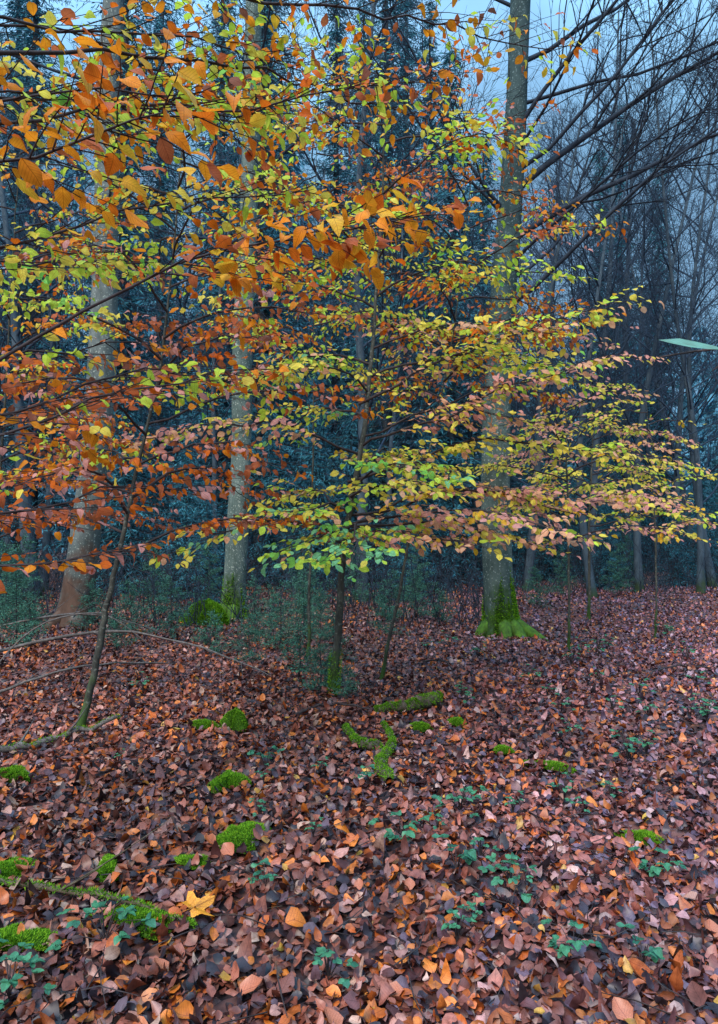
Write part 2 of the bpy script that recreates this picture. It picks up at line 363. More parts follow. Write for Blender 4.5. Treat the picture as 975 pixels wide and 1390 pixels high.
# ---------------------------------------------------------------- big trunks
def trunk_mesh(path,r0,r1,mat,n=22,lobe=.25,flare=.45,seed=0):
    pts=smooth_path(path,46); h=pts[:,2]-pts[0,2]; t=h/h[-1]
    rad=(r0*(1-t)+r1*t)*(1+flare*np.exp(-h/0.22)); G=Geo(); G.tube(pts,rad,n,lobe=lobe,seed=seed)
    return G.mesh('trunk',mat),pts,rad
def grow(G,p,d,L,r,depth,maxd,up=0.1,kids=(9,5,4),spread=0.8):
    n=7 if depth<2 else 4; pts=[p]; dd=d
    for i in range(n):
        dd=nrm(dd+R.normal(0,0.11+0.03*depth,3)+np.array([0,0,up*0.5])); pts.append(pts[-1]+dd*L/n)
    pts=np.array(pts); G.tube(pts,np.linspace(r,r*0.3,n+1),5 if depth<1 else 3)
    if depth>=maxd: return
    k=kids[min(depth,len(kids)-1)]
    for c in range(k):
        f=U(0.2,0.98)*n; j=min(int(f),n-1); q=pts[j]+(pts[j+1]-pts[j])*(f-j)
        ax=nrm(np.cross(dd,R.normal(0,1,3))); a=spread*U(0.6,1.1)
        nd=nrm(dd*math.cos(a)+ax*math.sin(a)+np.array([0,0,up]))
        grow(G,q,nd,L*U(0.35,0.6),max(r*0.42*(1-0.4*f/n),0.0035),depth+1,maxd,up,kids,spread)

def big_tree(name,base,path,r0,r1,mat,label,limbs,mossh,mossdir,seed,nb=5000,root=None,kids=(9,5,3),rootmat=None):
    e=tree_empty(name,(base[0],base[1],g(*base)-0.03),label)
    me,pts,rad=trunk_mesh(path,r0,r1,mat,seed=seed); add('trunk',me,e)
    if mossh:
        k=[q for q in range(len(pts)) if pts[q][2]<mossh*1.6][-1]+1
        sub=smooth_path(pts[:k+1],24); h=sub[:,2]; t=h/pts[-1][2]
        rr=(r0*(1-t)+r1*t)*(1+.5*np.exp(-h/0.22))
        keep=lambda c,d:(c[2]<mossh*(0.55+0.45*(d[0]*mossdir[0]+d[1]*mossdir[1])+0.3*math.sin(6*d[0]+4*d[1])+.2*math.sin(15*d[0]+11*d[1])+U(0,.25)))
        mm=tube_fuzz('moss',sub,rr*1.03,nb,top=False,ln=0.03,wd=0.008,keep=keep); add('moss',mm,e,label='bright green moss covering the foot of the trunk')
    if limbs:
        G=Geo()
        for (z,d,L,r) in limbs:
            p=path_interp(pts,z); grow(G,p,nrm(np.array(d,dtype=float)),L,r,0,3,up=0.06,kids=kids,spread=0.75)
        add('limbs',G.mesh('limbs',M_limb),e)
    if root: 
        G=Geo()
        for a,l in root:
            q=[(0,0,.28),(math.cos(a)*r0*1.1,math.sin(a)*r0*1.1,.17),(math.cos(a)*(r0+l*.6),math.sin(a)*(r0+l*.6),.05),(math.cos(a)*(r0+l),math.sin(a)*(r0+l),-.04)]
            q=smooth_path(q,10); G.tube(q,np.linspace(.14,.04,10),8)
        add('root',G.mesh('root',rootmat or mat),e,label='flaring surface roots at the trunk foot')
    return e
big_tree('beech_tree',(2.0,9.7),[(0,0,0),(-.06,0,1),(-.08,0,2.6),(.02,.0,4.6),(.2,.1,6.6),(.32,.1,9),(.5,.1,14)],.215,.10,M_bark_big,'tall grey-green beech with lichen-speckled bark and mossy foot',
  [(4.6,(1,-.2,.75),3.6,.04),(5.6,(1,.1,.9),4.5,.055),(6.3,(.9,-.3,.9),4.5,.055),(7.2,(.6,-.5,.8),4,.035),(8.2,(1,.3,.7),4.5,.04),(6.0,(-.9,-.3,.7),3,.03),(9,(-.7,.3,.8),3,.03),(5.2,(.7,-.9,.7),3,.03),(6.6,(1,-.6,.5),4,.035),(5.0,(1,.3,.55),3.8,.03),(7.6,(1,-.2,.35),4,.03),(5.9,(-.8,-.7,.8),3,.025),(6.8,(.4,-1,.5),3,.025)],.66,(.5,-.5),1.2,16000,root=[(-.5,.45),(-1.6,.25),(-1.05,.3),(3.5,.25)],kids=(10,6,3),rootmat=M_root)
big_tree('beech_tree',(-4.2,10.2),[(0,0,0),(.12,0,1),(.3,0,2.6),(.4,0,4.2),(.44,0,6.4),(.5,0,9),(.8,0,14)],.225,.12,M_bark_brown,'stout beech with brown lower trunk and grey upper bark',
  [(5.5,(-1,-.3,.8),3.5,.03),(7,(.8,-.4,.7),3.5,.03),(8,(-.8,.2,.7),3.5,.03),(6.2,(.3,-1,.6),2.5,.02)],.0,(1,0),3.1,root=[(-1.0,.2),(-2.3,.25)])
big_tree('beech_tree',(-2.05,11.4),[(0,0,0),(.02,0,1),(.1,0,2.6),(.12,0,4.6),(.2,.1,7),(.25,.1,9),(.3,.1,14)],.18,.12,M_bark_grey,'slender pale grey beech with mossy foot',
  [(6,(-1,.1,.9),3,.03),(7.2,(.9,-.3,.9),3,.03),(8,(.3,-.5,.8),3,.03)],.6,(-.8,-.4),2.2,7000,root=[(3.3,.35),(-2.4,.35),(-1.5,.2)],rootmat=M_root)

# background bare trees (variants, individual copies)
def bare_variant(h,r,kidn,seed):
    G=Geo(); pts=smooth_path([(0,0,-.1),(U(-.2,.2),0,h*.25),(U(-.6,.6),U(-.2,.2),h*.55),(U(-1.1,1.1),0,h)],26); t=np.linspace(0,1,26)
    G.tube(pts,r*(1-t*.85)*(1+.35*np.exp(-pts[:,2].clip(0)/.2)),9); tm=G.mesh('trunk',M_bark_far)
    G=Geo()
    for k in range(kidn):
        z=h*(0.15+0.83*(k+U(0,.8))/kidn); a=U(0,6.28); p=path_interp(pts,z)
        grow(G,p,nrm(np.array([math.cos(a),math.sin(a),U(.4,1.2)])),h*.34*(1.15-z/h),r*.22,0,3,up=.08,kids=(7,5,3),spread=.75)
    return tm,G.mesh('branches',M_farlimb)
BV=[bare_variant(11,.10,22,1),bare_variant(13,.12,24,2),bare_variant(9,.07,20,3),bare_variant(12,.16,20,4)]
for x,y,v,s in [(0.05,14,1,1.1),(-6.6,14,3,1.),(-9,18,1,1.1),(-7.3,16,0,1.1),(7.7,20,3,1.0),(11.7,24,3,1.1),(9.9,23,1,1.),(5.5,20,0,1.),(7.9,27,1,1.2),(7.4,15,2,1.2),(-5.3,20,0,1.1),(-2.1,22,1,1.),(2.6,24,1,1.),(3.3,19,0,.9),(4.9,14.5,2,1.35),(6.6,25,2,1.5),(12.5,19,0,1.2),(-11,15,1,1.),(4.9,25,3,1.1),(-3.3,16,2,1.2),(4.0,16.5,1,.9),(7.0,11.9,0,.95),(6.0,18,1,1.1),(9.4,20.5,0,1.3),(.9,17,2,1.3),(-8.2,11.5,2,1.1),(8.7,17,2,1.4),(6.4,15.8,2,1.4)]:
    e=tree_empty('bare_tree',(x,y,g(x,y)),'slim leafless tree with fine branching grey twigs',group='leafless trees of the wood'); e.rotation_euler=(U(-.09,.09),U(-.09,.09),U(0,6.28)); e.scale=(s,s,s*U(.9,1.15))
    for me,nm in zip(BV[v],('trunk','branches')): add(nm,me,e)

# ---------------------------------------------------------------- spruces
def spruce_variant(H,Lm,z0,nwh,strip,dens=30):
    G=Geo(); pts=np.array([(0,0,-.1),(0,0,H*.5),(0,0,H)]); G.tube(smooth_path(pts,8),np.linspace(H*.0105,.01,8),8)
    P=[];O=[];LN=[];C=[]
    for w in range(nwh):
        z=z0+(H-z0)*(w+U(-.3,.3))/nwh; z=max(z,z0*.6); f=1-(z-z0)/(H-z0); L0=Lm*(f*.9+.08)
        for b in range(9):
            a=U(0,6.28); L=L0*U(.5,1.25); d=np.array([math.cos(a),math.sin(a),0]); k=int(8+L*dens)
            bp=np.array([[0,0,z],d*L*.5+np.array([0,0,z-.10*L]),d*L+np.array([0,0,z-.16*L])])
            G.tube(bp,[.02*f+.006,.012*f+.004,.003],3)
            tint=U(.25,1.4)
            t=(np.arange(k)+R.uniform(0,1,k))/k; sd=R.choice((-1,1),k)
            p=d[None]*L*t[:,None]; p[:,2]+=z-.2*L*t+.04*L*t*t; p+=R.normal(0,.05,(k,3))
            lat=np.array([-d[1],d[0],0])
            o=lat[None]*(sd*R.uniform(.3,1.3,k))[:,None]+d[None]*R.uniform(0,1,k)[:,None]; o[:,2]-=R.uniform(-.2,.9,k)
            P.append(p);O.append(o);LN.append(strip*R.uniform(.35,1.2,k)*(1.1-.4*t))
            u=np.minimum(1,R.uniform(0,1,k)*tint)[:,None]; C.append(np.array([0.02,0.085,0.13])*(1-u)+np.array([0.085,0.33,0.39])*u)  # needle colours made bluer to paint in the haze of the background
    P=np.concatenate(P);O=nrm(np.concatenate(O));LN=np.concatenate(LN)[:,None];C=np.concatenate(C);n=len(P)
    wv=nrm(np.cross(O,R.normal(0,1,(n,3))))*LN*.085
    m_=P+O*LN*.5+np.array([0,0,-.01])
    V=np.stack([P,m_+wv,m_+O*LN*.5-np.array([0,0,.02]),m_-wv],1).reshape(-1,3)
    return G.mesh('trunk',M_bark_dark), mk_mesh('crown',V,Q=np.arange(4*n).reshape(-1,4),mat=M_needle,col=np.repeat(C,4,axis=0))
SV=[spruce_variant(22,3.0,1.8,74,.22),spruce_variant(20,2.7,1.0,70,.22),spruce_variant(13,2.2,.5,58,.2),spruce_variant(4.5,1.5,.15,30,.14,34)]
for x,y,v,s in [(-9.5,20,0,1),(-6,17.5,1,1.05),(-2.7,19,0,1.),(0.8,20,1,1.05),(2.6,25,0,.95),(-12,24,0,1.1),(-7.5,26,0,1.15),(-3.6,27,0,1.15),(0.2,29,0,1.1),(4.2,31,1,.8),(11.8,27,2,1.25),(13.8,23,2,1.3),(9.4,34,2,1.1),(-0.8,24,1,1.1),(-4.4,22,1,1.1),(-14,19,1,1.),(10.9,31,2,1.45),(16,28,0,.9),(2.4,18.,2,1.1),(7.2,33,2,1.0),(4.0,22,2,1.1),(6.2,29,2,.95),(12.6,33,1,1.1),(1.6,23,0,1.),
   (-8.2,14.5,3,1),(-5.2,15.5,3,1.1),(-3.6,14.5,3,.8),(-1.0,16,3,1.0),(1.6,16.5,3,.9),(3.4,17.5,3,.8),(5.2,19,3,.9),(7.0,19.5,3,.8),(8.6,22,3,.9),(9.2,18.5,3,.7),(6.2,22,3,1),(4.4,20,3,.8),(-6.8,12.5,3,.6),(-2.9,13.2,3,.55),(.9,14.6,3,.6),(10.0,24,3,1),(10.4,19.5,3,.8),(8.0,24,3,1.1),(12.9,25,3,.9),(-.2,18,3,1.1),(-2.2,17,3,1.),(7.5,22,3,1.1),(9.6,27,3,1.3),(6.0,16.8,3,.5),(8.1,17.6,3,.55)]:
    e=tree_empty('spruce_tree',(x,y,g(x,y)),'tall dark blue-green spruce with drooping needle branches' if v<3 else 'young dark blue-green spruce branching down to the ground',group='spruces of the dark wood'); e.rotation_euler[2]=U(0,6.28); e.scale=(s,s,s)
    for me,nm in zip(SV[v],('trunk','crown')): add(nm,me,e)
def far_wood():
    P=[];O=[];LN=[];C=[]
    for _ in range(120):
        x=U(-48,48); y=U(36,58); px=x/y
        if 0.465<px<0.495: continue
        H=U(17,26) if px<0.2 else U(11,16); Lm=U(2.4,3.4)
        n=1600; z=.2+(H-.2)*R.uniform(0,1,n)**1.2; L=Lm*(1-z/H)*R.uniform(.2,1.1,n)+.1; a=R.uniform(0,6.28,n)
        P.append(np.stack([x+np.cos(a)*L,y+np.sin(a)*L,z],-1)); O.append(np.stack([np.cos(a)*.6,np.sin(a)*.6,-R.uniform(.3,1.2,n)],-1)); LN.append(R.uniform(.4,.9,n))
        u=R.uniform(0,1,(n,1)); C.append(np.array([0.05,0.16,0.235])*(1-u)+np.array([0.10,0.28,0.38])*u)  # blue distance haze painted into the needle colours
    P=np.concatenate(P);O=nrm(np.concatenate(O));LN=np.concatenate(LN)[:,None];C=np.concatenate(C);n=len(P)
    wv=nrm(np.cross(O,R.normal(0,1,(n,3))))*LN*.15
    V=np.stack([P,P+O*LN*.5+wv,P+O*LN,P+O*LN*.5-wv],1).reshape(-1,3)
    return mk_mesh('distant_wood',V,Q=np.arange(4*n).reshape(-1,4),mat=M_needle,col=np.repeat(C,4,axis=0))
add('distant_wood',far_wood(),kind='stuff',label='far mass of blue-green spruce wood with haze put into its colour',category='wood')
# tangled thicket of thin leafless shoots
G=Geo()
for _ in range(3400):
    y=U(9.8,27); x=U(-1,1)*(.6*y+1)
    if x>2.4 and y<13.5+U(0,2): continue
    h=U(.25,1.0)*(1+.06*y)*U(.5,1.2); d=nrm(np.array([R.normal(0,.35),R.normal(0,.35),1])); p=np.array([x,y,g(x,y)])
    q=[p,p+d*h*.4,p+d*h*.75+R.normal(0,.05,3),p+d*h+R.normal(0,.12,3)]; G.tube(np.array(q),[.008,.006,.004,.002],3)
    for s in range(3):
        b0=q[1]+(q[2]-q[1])*U(0,1); G.tube(np.array([b0,b0+nrm(d*.7+R.normal(0,.6,3))*h*.3]),[.004,.002],3)
add('thicket',G.mesh('thicket',M_limb),kind='stuff',label='tangle of thin leafless shoots between the trunks',category='undergrowth')

# small spruce seedlings
def seedling(H,Lm,n):
    G=Geo(); G.tube(np.array([(0,0,-.03),(.01,0,H*.5),(0,.01,H)]),[.008,.005,.002],4); V=[];C=[]
    for k in range(n):
        z=H*(.06+.9*k/n); a=U(0,6.28); L=Lm*(1-z/H*.8)*U(.6,1.1); d=np.array([math.cos(a),math.sin(a),U(-.1,.35)])
        G.tube(np.array([[0,0,z],d*L*.5+[0,0,z],d*L+[0,0,z-.02]]),[.003,.002,.001],3)
        for i in range(int(L*260)):
            t=U(.1,1); p=d*L*t+np.array([0,0,z])+R.normal(0,.015,3); o=nrm(d*.6+R.normal(0,.6,3)); l=U(.02,.045); wv=nrm(np.cross(o,R.normal(0,1,3)))*.004
            V+=[p-wv,p+wv,p+o*l]; u=U(0,1); C+=[np.array([0.025,0.08,0.065])*(1-u)+np.array([0.10,0.26,0.17])*u]*3
    return G.mesh('stem',M_bark_dark),mk_mesh('needles',np.array(V),T=np.arange(len(V)).reshape(-1,3),mat=M_needle,col=np.array(C))
SS=[seedling(.75,.38,46),seedling(.5,.3,34),seedling(1.1,.42,60)]
for x,y,v,s in [(-.98,8.6,0,1),(-.62,7.4,1,1.),(-4.3,8.7,2,1.),(-2.5,9.2,0,1.1),(-.3,8.1,0,.8),(-1.4,9.3,2,.8),(-3.7,9.6,0,1.),(-.75,10.2,2,1.),(.35,9.4,0,.9),(-4.9,9.6,2,1.2),(-1.75,8.2,1,1.1),(-.25,6.5,1,.7),(-2.9,8.3,1,1),(.9,11,0,1.1),(5.6,15,2,1.1),(7,18,2,1.3),(-3.2,10.8,2,1.2),(-1.2,7.6,0,.8),(-5.6,11,2,1.2),(-1.0,12.,2,1.3),(-.1,12.5,2,1.4),(1.1,13,2,1.2),
   (-.1,6.0,1,.6),(-.35,6.35,1,.9),(-.5,8.9,2,.7),(-1.1,8.9,2,.75),(-4.7,8.3,0,1.2),(-3.9,8.2,1,1.2),(-5.1,10.5,2,1.3),(-2.6,12,2,1.2),(.5,10.5,0,1.1),(1.2,10.4,1,1.1),(-.75,9.4,0,1.1),(-3.1,9.4,0,1),(3.2,12.5,0,1),(4.4,15,2,1)]:
    e=tree_empty('spruce_seedling',(x,y,g(x,y)),'small dark green spruce seedling growing out of leaf litter','small tree',group='spruce seedlings on the forest floor'); e.rotation_euler[2]=U(0,6.28); e.scale=(s,s,s)
    for me,nm in zip(SS[v],('stem','needles')): add(nm,me,e)

# ---------------------------------------------------------------- young beeches (foliage)
def young(name,base,path,r0,label,zr,nb,lenf,palf,ls=.08,asp=(1,1),extra=(),drop=.2,tilt=.5,curl=.15,wob=.025,var=.18,mossy=False,rise=.12,tw=.5,azbias=None,mat=None,handles=()):
    bx,by=base; bz=g(bx,by)-.02
    e=tree_empty(name,(bx,by,bz),label)
    loc=np.array([bx,by,bz])
    P=np.array(path,dtype=float)-np.array([bx,by,0]); sp=smooth_path(P,40); t=np.linspace(0,1,40)
    sp[1:]+=np.cumsum(R.normal(0,1,(39,3))*np.array([.006,.006,0]),axis=0)
    G=Geo(); G.tube(sp,r0*(1-.88*t)*(1+.5*np.exp(-sp[:,2].clip(0)/.08))*(1+R.normal(0,.04,40)),10); add('trunk',G.mesh('trunk',mat or M_bark_sap),e)
    G=Geo(); LB=Leaves()
    for k in range(nb):
        f=(k+U(0,.9))/nb; z=zr[0]+(zr[1]-zr[0])*f; p=path_interp(sp,z)
        a=k*2.4+U(-.5,.5) if azbias is None else azbias(k)
        L=lenf(f)*U(.8,1.15)
        q=p+np.array([math.cos(a)*L*asp[0],math.sin(a)*L*asp[1],U(0,.35)*L*rise*4])
        bough(G,LB,p,q,palf(q+loc),r0=.003+.004*L,ls=ls,drop=drop,tilt=tilt,tw=tw)
    for p0,p1,pl,kw in extra:
        bough(G,LB,np.array(p0)-loc,np.array(p1)-loc,pl,**{**dict(ls=ls,drop=drop,tilt=tilt,tw=tw),**kw})
    for p,d,n,s,c in handles: LB.add(np.array(p)-loc,np.array(d,dtype=float),np.array(n,dtype=float),s,np.array(c))
    add('branches',G.mesh('branches',M_twig),e)
    add('crown',LB.mesh('crown',M_leaf,curl=curl,wob=wob,var=var),e)
    if mossy:
        k=9; add('moss',tube_fuzz('moss',sp[:k],(r0*1.25*np.ones(k)),2500,top=False,ln=.02,wd=.004,keep=lambda c,d:c[2]<.42*U(.3,1.1)),e)
    return len(LB.P)

p_low=pal(ygreen=4,yellow=5,sea=2.5,green=1.2,peach=1.5)
p_green=pal(green=2,sea=3.5,ygreen=4.5,yellow=3,peach=.7)
p_right=pal(peach=4,pink=4,yellow=3.5,amber=.8,ygreen=.6)
p_yel=pal(yellow=6,ygreen=2.5,amber=.6,peach=2)
p_mix=pal(orange=3,ygreen=4,yellow=4,russet=1.2,deep=1.2,amber=1)
p_top=pal(orange=5,deep=3,russet=2.5,ygreen=3,yellow=2,brown=1,amber=1)
p_brown=pal(russet=5,brown=2,deep=3,pink=3,orange=2)
p_brownmix=pal(russet=4,brown=1.2,deep=3,ygreen=3,yellow=2,orange=3,pink=1.5)
p_or=pal(orange=5,amber=2,deep=3,russet=1)
p_yg=pal(ygreen=6,yellow=4.5,green=1,amber=.7)
tot=0
def palA(q):
    if q[2]>3.4: return random.choice((p_top,p_mix,p_yg,p_top))
    if q[0]>.7 and q[2]<2.6: return random.choice((p_right,p_right,p_yel))
    if q[2]<1.9: return random.choice((p_green,p_low,p_low)) if q[1]<6.6 else random.choice((p_low,p_yel,p_right))
    return random.choice((p_low,p_yel,p_right,p_yg,p_low))
tot+=young('beech_sapling',(-.24,6.2),[(-.24,6.2,-.05),(-.15,6.2,1.3),(.02,6.2,2.4),(.15,6.2,3.9),(.22,6.2,5.6)],.041,'young beech with layered green, yellow and peach leaves',
  (1.45,5.4),24,lambda f:2.1*(1-.4*f),palA,ls=.075,asp=(1,.7),mossy=True,rise=.03,drop=.32,tilt=.42,
  extra=[((-.1,6.2,1.5),(1.5,4.6,1.38),p_right,dict(arch=.08)),((-.1,6.2,1.45),(.9,4.9,1.42),p_right,dict(arch=.06)),((-.1,6.2,1.35),(.05,4.6,1.16),p_green,dict(arch=.10,drop=.4)),((-.15,6.2,1.3),(-.45,4.8,1.14),p_green,dict(arch=.10,drop=.4)),
   ((-.15,6.2,1.4),(-1.25,5.3,1.3),p_low,dict(arch=.10,drop=.4)),((-.1,6.2,1.65),(-.6,5.0,1.6),p_low,dict(arch=.08)),((-.1,6.2,1.75),(.4,4.9,1.7),p_yel,dict(arch=.08)),((-.1,6.2,1.6),(2.1,5.7,1.75),p_right,dict(arch=.06)),((-.1,6.2,1.9),(2.1,5.6,2.2),p_yel,dict(arch=.06)),((0,6.2,2.2),(1.9,5.2,2.9),p_right,dict(arch=.05)),((0,6.2,2.6),(1.9,5.4,3.3),p_yel,dict(arch=.05)),((-.1,6.2,1.5),(1.9,6.3,1.5),p_right,dict(arch=.05))])
def palC(q): return random.choice((p_brown,p_brown,p_brownmix)) if q[2]<2.6 else (random.choice((p_brownmix,p_brown,p_yg,p_mix)) if q[2]<3.2 else random.choice((p_brownmix,p_yg,p_mix,p_top)))
tot+=young('beech_sapling',(-2.03,5.0),[(-2.03,5,-.05),(-1.86,5,.7),(-1.80,5,1.1),(-1.66,5,1.85),(-1.45,5,3.07),(-1.3,5,4.8)],.029,'leaning young beech with curled russet-brown leaves',
  (1.25,4.6),28,lambda f:1.65*(1-.35*f),palC,ls=.066,drop=.33,tilt=.6,curl=.4,wob=.07,var=.32,asp=(1,.8),rise=.05)
tot+=young('beech_sapling',(-3.95,7.4),[(-3.95,7.4,-.05),(-3.9,7.4,1.2),(-3.8,7.4,2.6),(-3.6,7.4,5.6)],.03,'young beech crowded with curled rust-red leaves',
  (1.3,5.6),27,lambda f:1.75*(1-.35*f),palC,ls=.07,drop=.33,tilt=.6,curl=.4,wob=.07,var=.32,asp=(1,.8),rise=.05)
tot+=young('beech_sapling',(.2,6.9),[(.2,6.9,-.05),(.43,6.9,1.17),(.85,7,3.1),(1.2,7,5.6)],.02,'thin leaning young beech with orange and brown leaves',
  (2.7,5.6),21,lambda f:1.6*(1-.3*f),lambda q:random.choice((p_top,p_top,p_brownmix,p_brown)),ls=.066,drop=.4,tilt=.5,curl=.3,wob=.05,var=.26,rise=.05)
tot+=young('beech_sapling',(-.6,8.2),[(-.6,8.2,-.05),(-.6,8.2,1.2),(-.55,8.2,3.),(-.5,8.2,6.5)],.022,'slim young beech with lime and orange leaves high up',
  (3.0,6.4),18,lambda f:1.5*(1-.3*f),lambda q:random.choice((p_top,p_yg,p_brownmix,p_mix)),ls=.072,drop=.38,tilt=.5,curl=.25,wob=.04,var=.22,rise=.05)
tot+=young('beech_sapling',(3.7,11.2),[(3.7,11.2,-.05),(3.72,11.2,1.5),(3.78,11.2,3),(3.8,11.2,4.6)],.026,'slim young beech with flat layers of yellow leaves',
  (1.5,4.0),24,lambda f:2.0*(1-.65*f),lambda q:random.choice((p_yel,p_yel,p_right)),ls=.085,rise=.015,tilt=.35,asp=(1,.8),tw=.4)
tot+=young('beech_sapling',(4.1,9.6),[(4.1,9.6,-.05),(4.12,9.6,1.2),(4.1,9.6,2.4),(4.0,9.6,3.4)],.016,'slender young beech with thin tiers of pale yellow leaves',
  (1.45,3.2),15,lambda f:1.3*(1-.4*f),lambda q:random.choice((p_yel,p_yel,p_right)),ls=.075,rise=.015,tilt=.35,asp=(.75,.8),drop=.25,tw=.4)
tot+=young('beech_sapling',(2.5,8.3),[(2.5,8.3,-.05),(2.5,8.3,1.5),(2.45,8.3,3),(2.4,8.3,4.0)],.018,'slim young beech with flat layers of peach and pink leaves',
  (1.35,3.9),17,lambda f:1.6*(1-.5*f),lambda q:random.choice((p_right,p_yel,p_right)),ls=.072,rise=.02,tilt=.35,drop=.3,tw=.42)
# nearer tree whose limbs sweep in from the side
T0=(-2.0,2.1)
ex=[]
def E(p1,pl,z0=None,**k):
    z=z0 if z0 else p1[2]-.45
    ex.append(((T0[0],T0[1],z),p1,pl,{**dict(arch=.04,start=.38,r0=.006),**k}))
E((.15,2.5,2.45),p_or,1.55,ls=.072,start=.6)
E((-.5,1.9,2.72),p_or,2.2,ls=.078,start=.6)
E((-.5,2.9,1.95),p_brownmix,1.4)
E((.45,3.4,3.7),p_top,2.6)
E((-.25,3.0,3.05),p_mix,2.1)
E((-.85,2.8,1.45),p_brown,1.15)
E((-.95,3.1,2.3),p_brownmix,1.6)
E((-.4,3.5,3.6),p_yg,2.8)
E((-.9,3.5,1.7),p_brown,1.2)
E((-1.0,3.4,2.9),p_yg,2.2)
E((-.6,3.6,2.2),p_brown,1.5)
E((-.7,2.7,3.1),p_top,2.5)
E((-1.1,3.0,3.4),p_top,2.8)
E((.0,3.6,4.0),p_top,3.1)
E((-.8,3.9,3.9),p_mix,3.1)
E((1.1,4.2,4.5),p_top,3.2,r0=.009)
E((.6,4.6,4.3),p_mix,3.0,r0=.009)
tot+=young('beech_tree',T0,[(T0[0],T0[1],-.05),(T0[0]+.05,T0[1],1.5),(T0[0]-.05,T0[1],3),(T0[0],T0[1],5.5)],.06,'beech with long side limbs of orange and russet leaves',
  (3.8,5.2),5,lambda f:1.2,lambda q:p_top,ls=.06,drop=.42,tilt=.52,curl=.32,wob=.05,var=.28,extra=ex,tw=.4)
# small tree beside the viewer with late green leaves
T1=(1.35,1.2)
gl=(0.22,0.46,0.34)
tot+=young('beech_sapling',T1,[(*T1,-.05),(T1[0]+.03,T1[1],1.2),(T1[0],T1[1],2.6)],.012,'thin beech seedling keeping a few pale green leaves',
  (2.3,2.5),1,lambda f:.3,lambda q:p_green,ls=.07,drop=.6,tw=.15,curl=.03,var=.05,wob=.015,
  extra=[((T1[0],T1[1],1.60),(.53,1.02,1.757),p_green,dict(drop=1,start=.6,tw=.04,r0=.0002,tilt=.3))],
  handles=[((.53,1.0,1.757),(-1,.1,.12),(0,-.42,.85),.095,gl)])
print('LEAVES',tot)

# ---------------------------------------------------------------- forest floor details
def log(name,path,r0,r1,label,mat,mossn=0,bend=.02,twigs=0,cat='branch'):
    p=np.array([(x,y,g(x,y)+h) for x,y,h in path]); base=p[0].copy(); p=smooth_path(p-base,16); p[1:-1]+=R.normal(0,bend*.3,(14,3))
    rad=np.linspace(r0,r1,16)*R.uniform(.75,1.2,16); rad[0]*=.6; rad[-1]*=.5
    e=tree_empty(name,base,label,cat); G=Geo(); G.tube(p,rad,8)
    for _ in range(twigs):
        i=random.randint(3,13); d=nrm(nrm(p[i+1]-p[i])+R.normal(0,.5,3)+[0,0,.25]); l=U(.7,1.6); G.tube(np.array([p[i],p[i]+d*.15*l,p[i]+d*.32*l+[0,0,.02]]),[rad[i]*.5,rad[i]*.3,.001],4)
    add('wood',G.mesh('wood',mat),e)
    if mossn: add('moss',tube_fuzz('moss',p,rad*1.02,mossn,ln=.014,wd=.003),e)
log('mossy_log',[(.12,5.5,.05),(.4,5.55,.07),(.68,5.75,.09)],.022,.06,'short broken log thickly covered in green moss',M_log,4500,cat='log',bend=.04)
log('mossy_branch',[(.18,4.95,.10),(.22,4.6,.07),(.12,4.3,.05),(.17,3.95,.05)],.016,.036,'dead mossy stick lying in brown leaves',M_log,2600,bend=.03)
log('mossy_branch',[(-.1,4.95,.08),(.0,4.65,.05),(.12,4.6,.05)],.022,.034,'stubby moss-topped stick lying in brown leaves',M_log,1900)
log('fallen_branch',[(-2.5,4.35,.03),(-2.2,4.5,.06),(-2.0,4.75,.05),(-1.7,4.95,.10)],.028,.014,'rotting pale branch half buried in leaves',M_pale,700,bend=.05,twigs=2)
log('fallen_branch',[(-4.4,7.3,.05),(-3.0,7.8,.28),(-1.9,7.6,.25),(-.9,6.9,.06)],.018,.008,'long thin dead branch lying over the leaf litter',M_pale,0,twigs=9)
log('fallen_branch',[(-4.2,8.2,.3),(-3.3,8.4,.4),(-2.4,8.6,.15)],.016,.006,'thin dead branch propped above the leaves',M_pale,0,twigs=7)
log('fallen_branch',[(-3.3,6.0,.05),(-2.6,6.4,.2),(-1.9,7.2,.1)],.015,.006,'bent grey dead branch lying on leaves',M_pale,0,twigs=6)
log('fallen_branch',[(-3.6,6.6,.02),(-3.2,6.8,.5),(-2.6,7.0,.62),(-2.1,7.0,.3)],.010,.004,'thin arching dead twig rising from the leaves',M_pale,0,twigs=4)
log('fallen_branch',[(-1.55,2.9,.04),(-1.0,2.75,.05),(-.6,2.55,.04)],.013,.006,'thin mossy dead stick lying on brown leaves',M_log,1100,twigs=3)
log('fallen_branch',[(.7,7.6,.03),(.85,7.0,.15),(.95,6.7,.03)],.012,.005,'thin dead stick lying on brown leaves',M_twig,0,twigs=3)
log('fallen_branch',[(2.6,6.4,.03),(3.1,6.9,.06),(3.7,7.1,.03)],.012,.005,'thin dead stick lying on brown leaves',M_twig,0,twigs=3)
log('fallen_branch',[(-.5,5.3,.04),(-.2,5.6,.06),(.1,5.5,.04)],.012,.006,'thin dead stick lying on brown leaves',M_twig,0,twigs=3)
add('moss_clump',moss_mound('moss_clump',.34,.26,.36,9000,.035),loc=(-2.35,10.75,g(-2.35,10.75)),label='large bright moss hummock at the foot of a grey trunk',category='moss')
